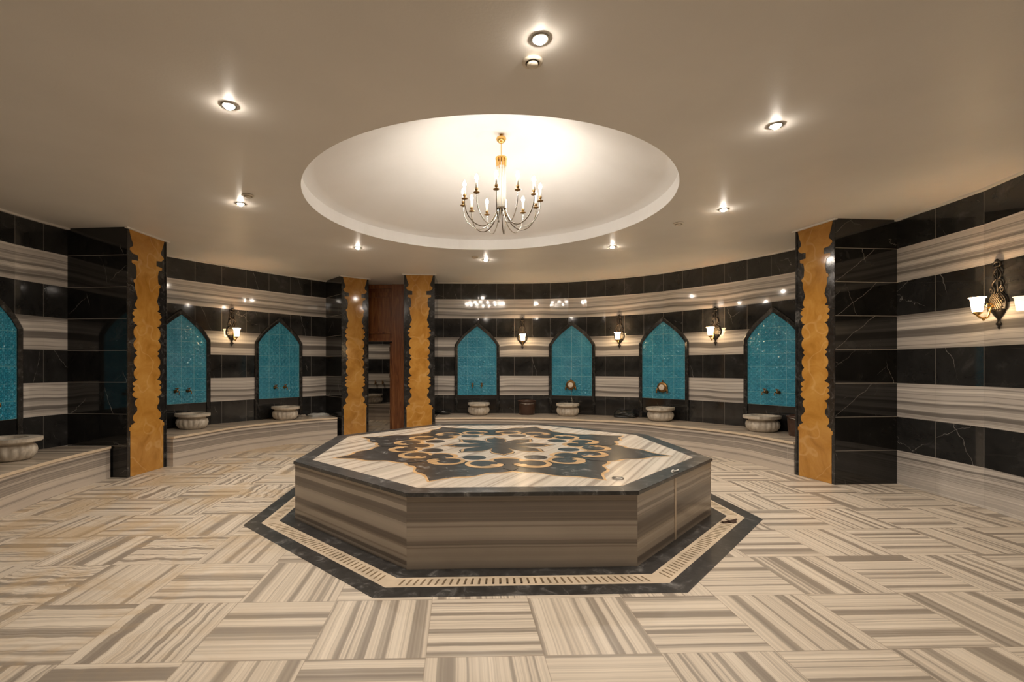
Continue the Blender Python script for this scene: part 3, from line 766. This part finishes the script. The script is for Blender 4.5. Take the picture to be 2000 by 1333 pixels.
def pol(bm, pts, z, mi):   # pts as (r, degrees)
    f = bm.faces.new([bm.verts.new((r*math.cos(rad(a)), r*math.sin(rad(a)), z)) for r, a in pts]); f.material_index = mi
bm = bmesh.new(); z = OH; dz = .0006
star(bm, STAR, .035, 22.5, z+dz, 1); star(bm, STAR, 0., 22.5, z+2*dz, 0)
for i in range(8):
    for s_ in (1, -1):
        a_ = rad(45*i+s_*12.2); disc(bm, 1.02*math.cos(a_), 1.02*math.sin(a_), .178, .172, a_, z+3*dz, 1)
bm2 = bm
vs = [bm.verts.new((.955*math.cos(rad(t*3)), .955*math.sin(rad(t*3)), z+3.5*dz)) for t in range(120)]; fan(bm, vs, (0, 0, z+3.5*dz), 1)
vs = [bm.verts.new((.925*math.cos(rad(t*3)), .925*math.sin(rad(t*3)), z+4*dz)) for t in range(120)]; fan(bm, vs, (0, 0, z+4*dz), 2)
for i in range(8):
    m0 = 45*i
    for s_ in (1, -1):
        a_ = rad(m0+s_*12.2)
        disc(bm, 1.02*math.cos(a_), 1.02*math.sin(a_), .178, .172, a_, z+4.5*dz, 1)
    a_ = rad(m0); disc(bm, .83*math.cos(a_), .83*math.sin(a_), .125, .16, a_, z+4.8*dz, 1)
    disc(bm, .845*math.cos(a_), .845*math.sin(a_), .09, .122, a_, z+6*dz, 0)
    pol(bm, [(.87, m0-6), (.97, m0-5.5), (1.03, m0-1.6), (1.18, m0-3.2), (1.3, m0), (1.18, m0+3.2), (1.03, m0+1.6), (.97, m0+5.5), (.87, m0+6)], z+6.2*dz, 0)
    for s_ in (1, -1):
        a_ = rad(m0+s_*12.6); disc(bm, 1.01*math.cos(a_), 1.01*math.sin(a_), .118, .122, a_, z+6.4*dz, 0)
        pol(bm, [(.90, m0+s_*3), (.93, m0+s_*10), (.985, m0+s_*10), (.985, m0+s_*2)], z+6.6*dz, 0)
        # the curl of the orange scroll, coming in from the outer side
        pol(bm, [(1.145, m0+s_*13), (1.155, m0+s_*8), (1.115, m0+s_*3.6), (1.065, m0+s_*2.6), (1.035, m0+s_*4.2), (1.03, m0+s_*7.5), (1.045, m0+s_*9.2), (1.075, m0+s_*8.), (1.10, m0+s_*9.5)], z+7*dz, 1)
    a_ = rad(m0+22.5); disc(bm, .765*math.cos(a_), .765*math.sin(a_), .112, .112, a_, z+5*dz, 0)
star(bm, FLOW, 0., 0, z+5*dz, 0); star(bm, FLOW, -.02, 0, z+5.6*dz, 1); star(bm, FLOW, -.058, 0, z+6.2*dz, 0)
# short triangulated faces keep the wavy outlines clean
bmesh.ops.triangulate(bm, faces=bm.faces)
link('star_inlay', bm, ['inlay', 'yellow', 'field'], pf)

# ------------------------------------------------------------------ doorway and the room behind it
DY = 10.30
bm = bmesh.new(); box(bm, (-1.61, DY, H/2), (.25, .22, H-.002)); box(bm, (-2.62, DY, H/2), (.2, .22, H-.002))
d1 = struct(link('door_1', bm, 'wood'))
bm = bmesh.new(); box(bm, (-2.13, DY+.02, 2.56), (.79, .1, 1.17)); box(bm, (-2.13, DY-.02, 1.965), (.79, .14, .06)); box(bm, (-2.13, DY-.03, 2.12), (.79, .06, .05))
box(bm, (-2.13, DY-.03, 2.93), (.79, .06, .10)); box(bm, (-2.13, DY-.02, 3.1), (.79, .12, .08)); link('transom_panel', bm, 'wood', d1)
bm = bmesh.new(); box(bm, (-1.80, DY+.48, .965), (.05, .7, 1.9)); lf = link('door_leaf', bm, 'wood', d1)
for z in (1.72, 1.15, .35):
    bm = bmesh.new(); lathe(bm, [(0, 0), (.013, 0), (.013, .10), (0, .10)], 10, (-1.83, DY+.125, z)); link('hinge', bm, 'steel', lf)
# back room
def flat_wall(name, a, b, h=H, z0=0):
    bm = bmesh.new(); uvl = bm.loops.layers.uv.new('UVMap')
    d = (Vector(b)-Vector(a)).normalized(); n = Vector((-d.y, d.x))*.1
    prism(bm, [a, b, (b[0]+n.x, b[1]+n.y), (a[0]+n.x, a[1]+n.y)], z0, h, 0, uvl); return struct(link(name, bm, 'wall'))
flat_wall('wall_hall_back', (-4.6, 13.1), (-.2, 13.1)); flat_wall('wall_hall_right', (-.9, 13.1), (-.9, 10.15)); flat_wall('wall_hall_left', (-4.3, 10.3), (-4.3, 13.1))
flat_wall('wall_hall_front', (-4.3, 10.42), (-2.74, 10.42)); flat_wall('wall_hall_front_right', (-1.48, 10.35), (-.9, 10.35))
t = thing('marble_bench', 'striped marble bench seen through the doorway', 'bench', (-2.6, 12.75, 0))
bm = bmesh.new(); uvl = bm.loops.layers.uv.new('UVMap'); prism(bm, [(-1.5, -.3), (1.6, -.3), (1.6, .33), (-1.5, .33)], 0, .42, 0, uvl); link('bench_front', bm, 'bench', t)
dup(bp[0], (-2.65, 12.78, .42), 0, 'dim fluted marble basin seen through the doorway')
for s_, nm in ((-.1, 'left'), (.1, 'right')): dup(tp[0], (-2.58+s_, 13.09, .95), 0, '%s dim brass tap seen through the doorway' % nm)
def make_fill_lamp(x, y, z, name, label):
    bm = bmesh.new(); lathe(bm, [(0, -.02), (.10, -.018), (.12, 0), (0, 0)], 20, (x, y, z)); return tag(link(name, bm, 'hall'), label, 'ceiling light')
M['hall'] = emit('hall_fill_glow', (1, .85, .66), 60.)
make_fill_lamp(-3.4, 11.9, H-.002, 'hall_fill_light', 'small round fill light added out of view in the room behind the doorway')  # lamp added out of view to brighten the back room

# ------------------------------------------------------------------ things on the benches and floor
def off_wall(px, seg, off):
    """bench point under the photo column px, off metres in front of the wall"""
    k = (px-925)/935; p = ray_wall(px, seg); best = None
    for i in range(400):
        Y = p[1]-i*.005; q = (k*Y, Y)
        if min(seg_dist(q, a, b) for a, b in zip(POLY[seg], POLY[seg][1:])) >= off: return q
def seg_dist(p, a, b):
    P, A, B = Vector(p), Vector(a), Vector(b); t = max(0, min(1, (P-A).dot(B-A)/(B-A).length_squared)); return (P-(A+(B-A)*t)).length
def bucket(label, x, y, z):
    t = thing('bucket', label, 'bucket', (x, y, z), 0, 'brown plastic buckets')
    bm = bmesh.new(); lathe(bm, [(0, 0), (.15, 0), (.158, .01), (.168, .15), (.176, .262), (.188, .265), (.188, .285), (.18, .285), (.172, .26), (.15, .02), (0, .02)], 32)
    link('bucket_body', bm, 'bucket', t, True)
    bm = bmesh.new(); tube(bm, catmull([(.186, 0, .262), (.12, -.148, .235), (0, -.192, .225), (-.12, -.148, .235), (-.186, 0, .262)], 6), .004, 6); link('bail_handle', bm, 'steel', t, True)
bx, by = off_wall(1029, 'wall_back', .205); bucket('dark brown bucket standing between two basins on the back bench', bx, by, .42)
bx, by = off_wall(1566, 'wall_back', .26); bucket('dark brown bucket half hidden behind the right pillar', bx, by, .42)
def crumple(name, label, cat, x, y, z, sx, sy, sz, mat, rz=0, amp=.25, layers=1, seed=1):
    rnd = random.Random(seed); bm = bmesh.new()
    bmesh.ops.create_cube(bm, size=1); bmesh.ops.subdivide_edges(bm, edges=bm.edges, cuts=7, use_grid_fill=True)
    ph = [rnd.uniform(0, 6) for _ in range(6)]
    for v in bm.verts:
        c = v.co; r_ = max(abs(c.x), abs(c.y))*2
        k = 1-.35*r_**3 if c.z > 0 else 1
        zz = (c.z+.5)*k*(1+amp*math.sin(c.x*9+ph[0])*math.cos(c.y*8+ph[1]))
        d_ = 1+amp*.25*math.sin(c.z*14+ph[2]+c.x*5)
        v.co = Vector((c.x*sx*d_*(1-.12*abs(c.y)), c.y*sy*d_*(1-.12*abs(c.x)), zz*sz))
    o = link(name, bm, mat, None, True, (x, y, z), rz); return tag(o, label, cat)
bx, by = off_wall(1221, 'wall_back', .17); crumple('rubber_mat_bundle', 'black glossy folded bundle lying on the back bench', 'bundle', bx, by, .42, .40, .24, .13, 'blackp', -.45, .3, seed=3)
bx, by = off_wall(867, 'wall_back', .22)
t = thing('tray', 'flat black oval dish on the back bench beside the doorway pillar', 'tray', (bx, by, .42))
bm = bmesh.new(); lathe(bm, [(0, 0), (.11, 0), (.14, .02), (.15, .06), (.142, .062), (.13, .03), (0, .022)], 28, sy=.7); link('dish', bm, 'blackp', t, True)
bm = bmesh.new(); lathe(bm, [(0, .022), (.05, .024), (.062, .04), (.03, .058), (0, .06)], 16, (-.01, 0, 0), sy=.6); link('dish_reflection', bm, 'cloth', t, True)  # pale lump stands in for the white reflection on the dish
bx, by = off_wall(622, 'wall_back_left', .24); crumple('folded_cloth', 'pale grey folded cloth at the right end of the left bench', 'cloth', bx, by, .42, .36, .24, .06, 'cloth', .75, .12, seed=5)
bx, by = off_wall(590, 'wall_back_left', .16); crumple('cloth_scrap', 'small crumpled grey scrap left of the folded pale cloth', 'cloth', bx, by, .42, .16, .12, .04, 'grey', .5, .4, seed=6)
# little things on the platform and drain
bm = bmesh.new(); x0, y0 = 1.655, 3.93
tube(bm, catmull([(x0-.035, y0-.05, OH+.008), (x0-.045, y0-.035, OH+.012), (x0-.02, y0+.0, OH+.016), (x0+.0, y0+.03, OH+.01), (x0-.01, y0+.0, OH+.007), (x0+.03, y0+.02, OH+.012), (x0+.05, y0+.06, OH+.008)], 5), .006, 6)
tag(link('string', bm, 'paper'), 'short twisted piece of white string on the black platform edge', 'string')
bm = bmesh.new(); lathe(bm, [(0, 0), (.043, 0), (.047, .004), (.043, .009), (0, .012)], 24, (1.115, 3.70, OH+.0012))
tag(link('glass_disc', bm, 'glass', None, True), 'small round translucent disc lying near the front right platform corner', 'disc')
bm = bmesh.new()
for s_ in (0, 1):
    pts = [(2.28+.075*math.cos(t_)*(1-.2*s_)+.03*s_, 4.285+.03*math.sin(t_)+.02*s_, .006+.012*s_+.012*math.cos(t_*2)) for t_ in [k*2*PI/12 for k in range(12)]]
    c0 = bm.verts.new((2.28+.03*s_, 4.285+.02*s_, .004+.01*s_)); vs = [bm.verts.new(p) for p in pts]
    for k in range(12): bm.faces.new((c0, vs[k], vs[(k+1) % 12]))
tag(link('dry_leaf', bm, 'leafm'), 'small dark dry leaf lying on the drain at the right', 'leaf')

# ------------------------------------------------------------------ ceiling fixtures
def make_down(label, loc, rz):
    t = thing('recessed_downlight', label, 'ceiling light', loc, 0, 'round downlights in a ring around the dome')
    bm = bmesh.new(); lathe(bm, [(.036, .0), (.036, -.004), (.045, -.008), (.051, -.003), (.051, 0)], 28); link('trim_ring', bm, 'steel', t, True)
    bm = bmesh.new(); lathe(bm, [(.0, -.024), (.018, -.021), (.028, -.013), (.031, -.002), (0, -.001)], 14); link('lamp', bm, 'spot', t, True)
    return t
sl = bpy.data.lights.new('downlight_beam', 'SPOT'); sl.energy = SPOTW; sl.spot_size = rad(168); sl.spot_blend = 1.; sl.shadow_soft_size = .03; sl.color = (1, .885, .765)
dp = None
DL = [((1055, 76), 'nearest downlight, right above the middle of the ceiling'), ((447, 206), 'left front downlight between the dome and the left edge'), ((1515, 245), 'right front downlight level with the dome front'),
      ((470, 398), 'downlight left of the dome beside a small detector'), ((1413, 409), 'downlight right of the dome'), ((699, 484), 'downlight behind the dome above the left doorway pillar'),
      ((1196, 482), 'downlight behind the dome above the back wall, right one'), ((949, 508), 'farthest downlight, directly behind the dome')]
for (px, py), lab in DL:
    Y = 935*(H-1.4)/(716-py); X = (px-925)/935*Y; loc = (X, Y, H-.001)
    if dp is None: dp = make_down(lab, loc, 0)
    else: dup(dp, loc, 0, lab)
    so = bpy.data.objects.new('downlight_beam', sl); C.collection.objects.link(so); so.location = (X, Y, H-.032)
def make_det(label, loc, r=1.):
    t = thing('ceiling_air_valve', label, 'ceiling vent', loc, 0, 'small round ceiling valves')
    bm = bmesh.new(); lathe(bm, [(.047, 0), (.059, -.003), (.058, -.012), (.047, -.018), (.040, -.015), (.038, -.004), (.038, 0)], 28); link('valve_ring', bm, 'plastic', t, True)
    bm = bmesh.new(); lathe(bm, [(0, -.030), (.026, -.029), (.032, -.023), (.032, -.014), (.012, -.010), (.012, 0)], 24); link('valve_disc', bm, 'plastic', t, True)
    return t
det = None
for (px, py), lab in (((1040, 119), 'round cream air valve just behind the nearest downlight'), ((484, 381), 'round cream air valve beside the left downlight'), ((928, 502), 'round air valve just left of the farthest downlight'), ((1325, 436), 'round air valve left of the right downlight')):
    Y = 935*(H-1.4)/(716-py); X = (px-925)/935*Y; loc = (X, Y, H-.001)
    if det is None: det = make_det(lab, loc)
    else: dup(det, loc, 0, lab)

# ------------------------------------------------------------------ chandelier
CX, CY = .30, 5.2
ch = thing('chandelier', 'gold and glass twelve-candle chandelier hanging from the dome', 'chandelier', (CX, CY, 2.88))
Z = lambda z: z-2.88
bm = bmesh.new(); lathe(bm, [(0, Z(3.825)), (.02, Z(3.827)), (.045, Z(3.845)), (.055, Z(3.868)), (.05, Z(3.885)), (.02, Z(3.89)), (.016, Z(DOMEZ-.004)), (0, Z(DOMEZ-.004))], 24); link('ceiling_canopy', bm, 'gold_m', ch, True)
bm = bmesh.new(); tube(bm, [(0, 0, Z(3.83)), (0, 0, Z(3.66))], .005, 8); link('suspension_rod', bm, 'gold_m', ch)
bm = bmesh.new(); lathe(bm, [(0, Z(3.672)), (.062, Z(3.668)), (.064, Z(3.655)), (.05, Z(3.648)), (0, Z(3.648))], 24)
for k in range(10):
    a = 2*PI*k/10; tube(bm, [(.05*math.cos(a), .05*math.sin(a), Z(3.655)), (.046*math.cos(a), .046*math.sin(a), Z(3.57))], .009, 8)
link('crown', bm, 'gold_m', ch)
bm = bmesh.new()
for k in range(10):
    a = 2*PI*k/10; tube(bm, [(.046*math.cos(a), .046*math.sin(a), Z(3.575)), (.043*math.cos(a), .043*math.sin(a), Z(3.12))], .007, 8)
link('glass_rods', bm, 'sleeve', ch, True)
bm = bmesh.new(); lathe(bm, [(0, Z(3.10)), (.04, Z(3.10)), (.055, Z(3.108)), (.055, Z(3.122)), (0, Z(3.126))], 20); lathe(bm, [(0, Z(3.06)), (.012, Z(3.07)), (.014, Z(3.1)), (0, Z(3.1))], 12); link('hub', bm, 'bronze', ch, True)
for k in range(12):
    a = rad(-90+20+30*k); ca, sa = math.cos(a), math.sin(a); R_ = .42
    P = lambda r, z: (r*ca, r*sa, Z(z))
    bm = bmesh.new(); tube(bm, catmull([P(.045, 3.11), P(.075, 3.03), P(.13, 2.95), P(.22, 2.905), P(.31, 2.93), P(.38, 3.0), P(.415, 3.09), P(.42, 3.17)], 5), .0055, 8)
    arm = link('candle_arm', bm, 'bronze' if k % 2 else 'steel', ch, True)
    bm = bmesh.new(); lathe(bm, [(0, Z(3.163)), (.012, Z(3.163)), (.032, Z(3.17)), (.033, Z(3.175)), (.012, Z(3.178)), (.011, Z(3.19)), (.018, Z(3.20)), (.018, Z(3.215)), (0, Z(3.215))], 16, (R_*ca, R_*sa, 0)); link('drip_cup', bm, 'brass', arm, True)
    bm = bmesh.new(); lathe(bm, [(0, Z(3.212)), (.0135, Z(3.212)), (.0125, Z(3.30)), (0, Z(3.30))], 12, (R_*ca, R_*sa, 0)); link('candle_sleeve', bm, 'sleeve', arm, True)
    bm = bmesh.new(); lathe(bm, [(0, Z(3.298)), (.012, Z(3.30)), (.019, Z(3.322)), (.014, Z(3.345)), (.004, Z(3.362)), (0, Z(3.366))], 10, (R_*ca, R_*sa, 0)); link('bulb', bm, 'bulb', arm, True)
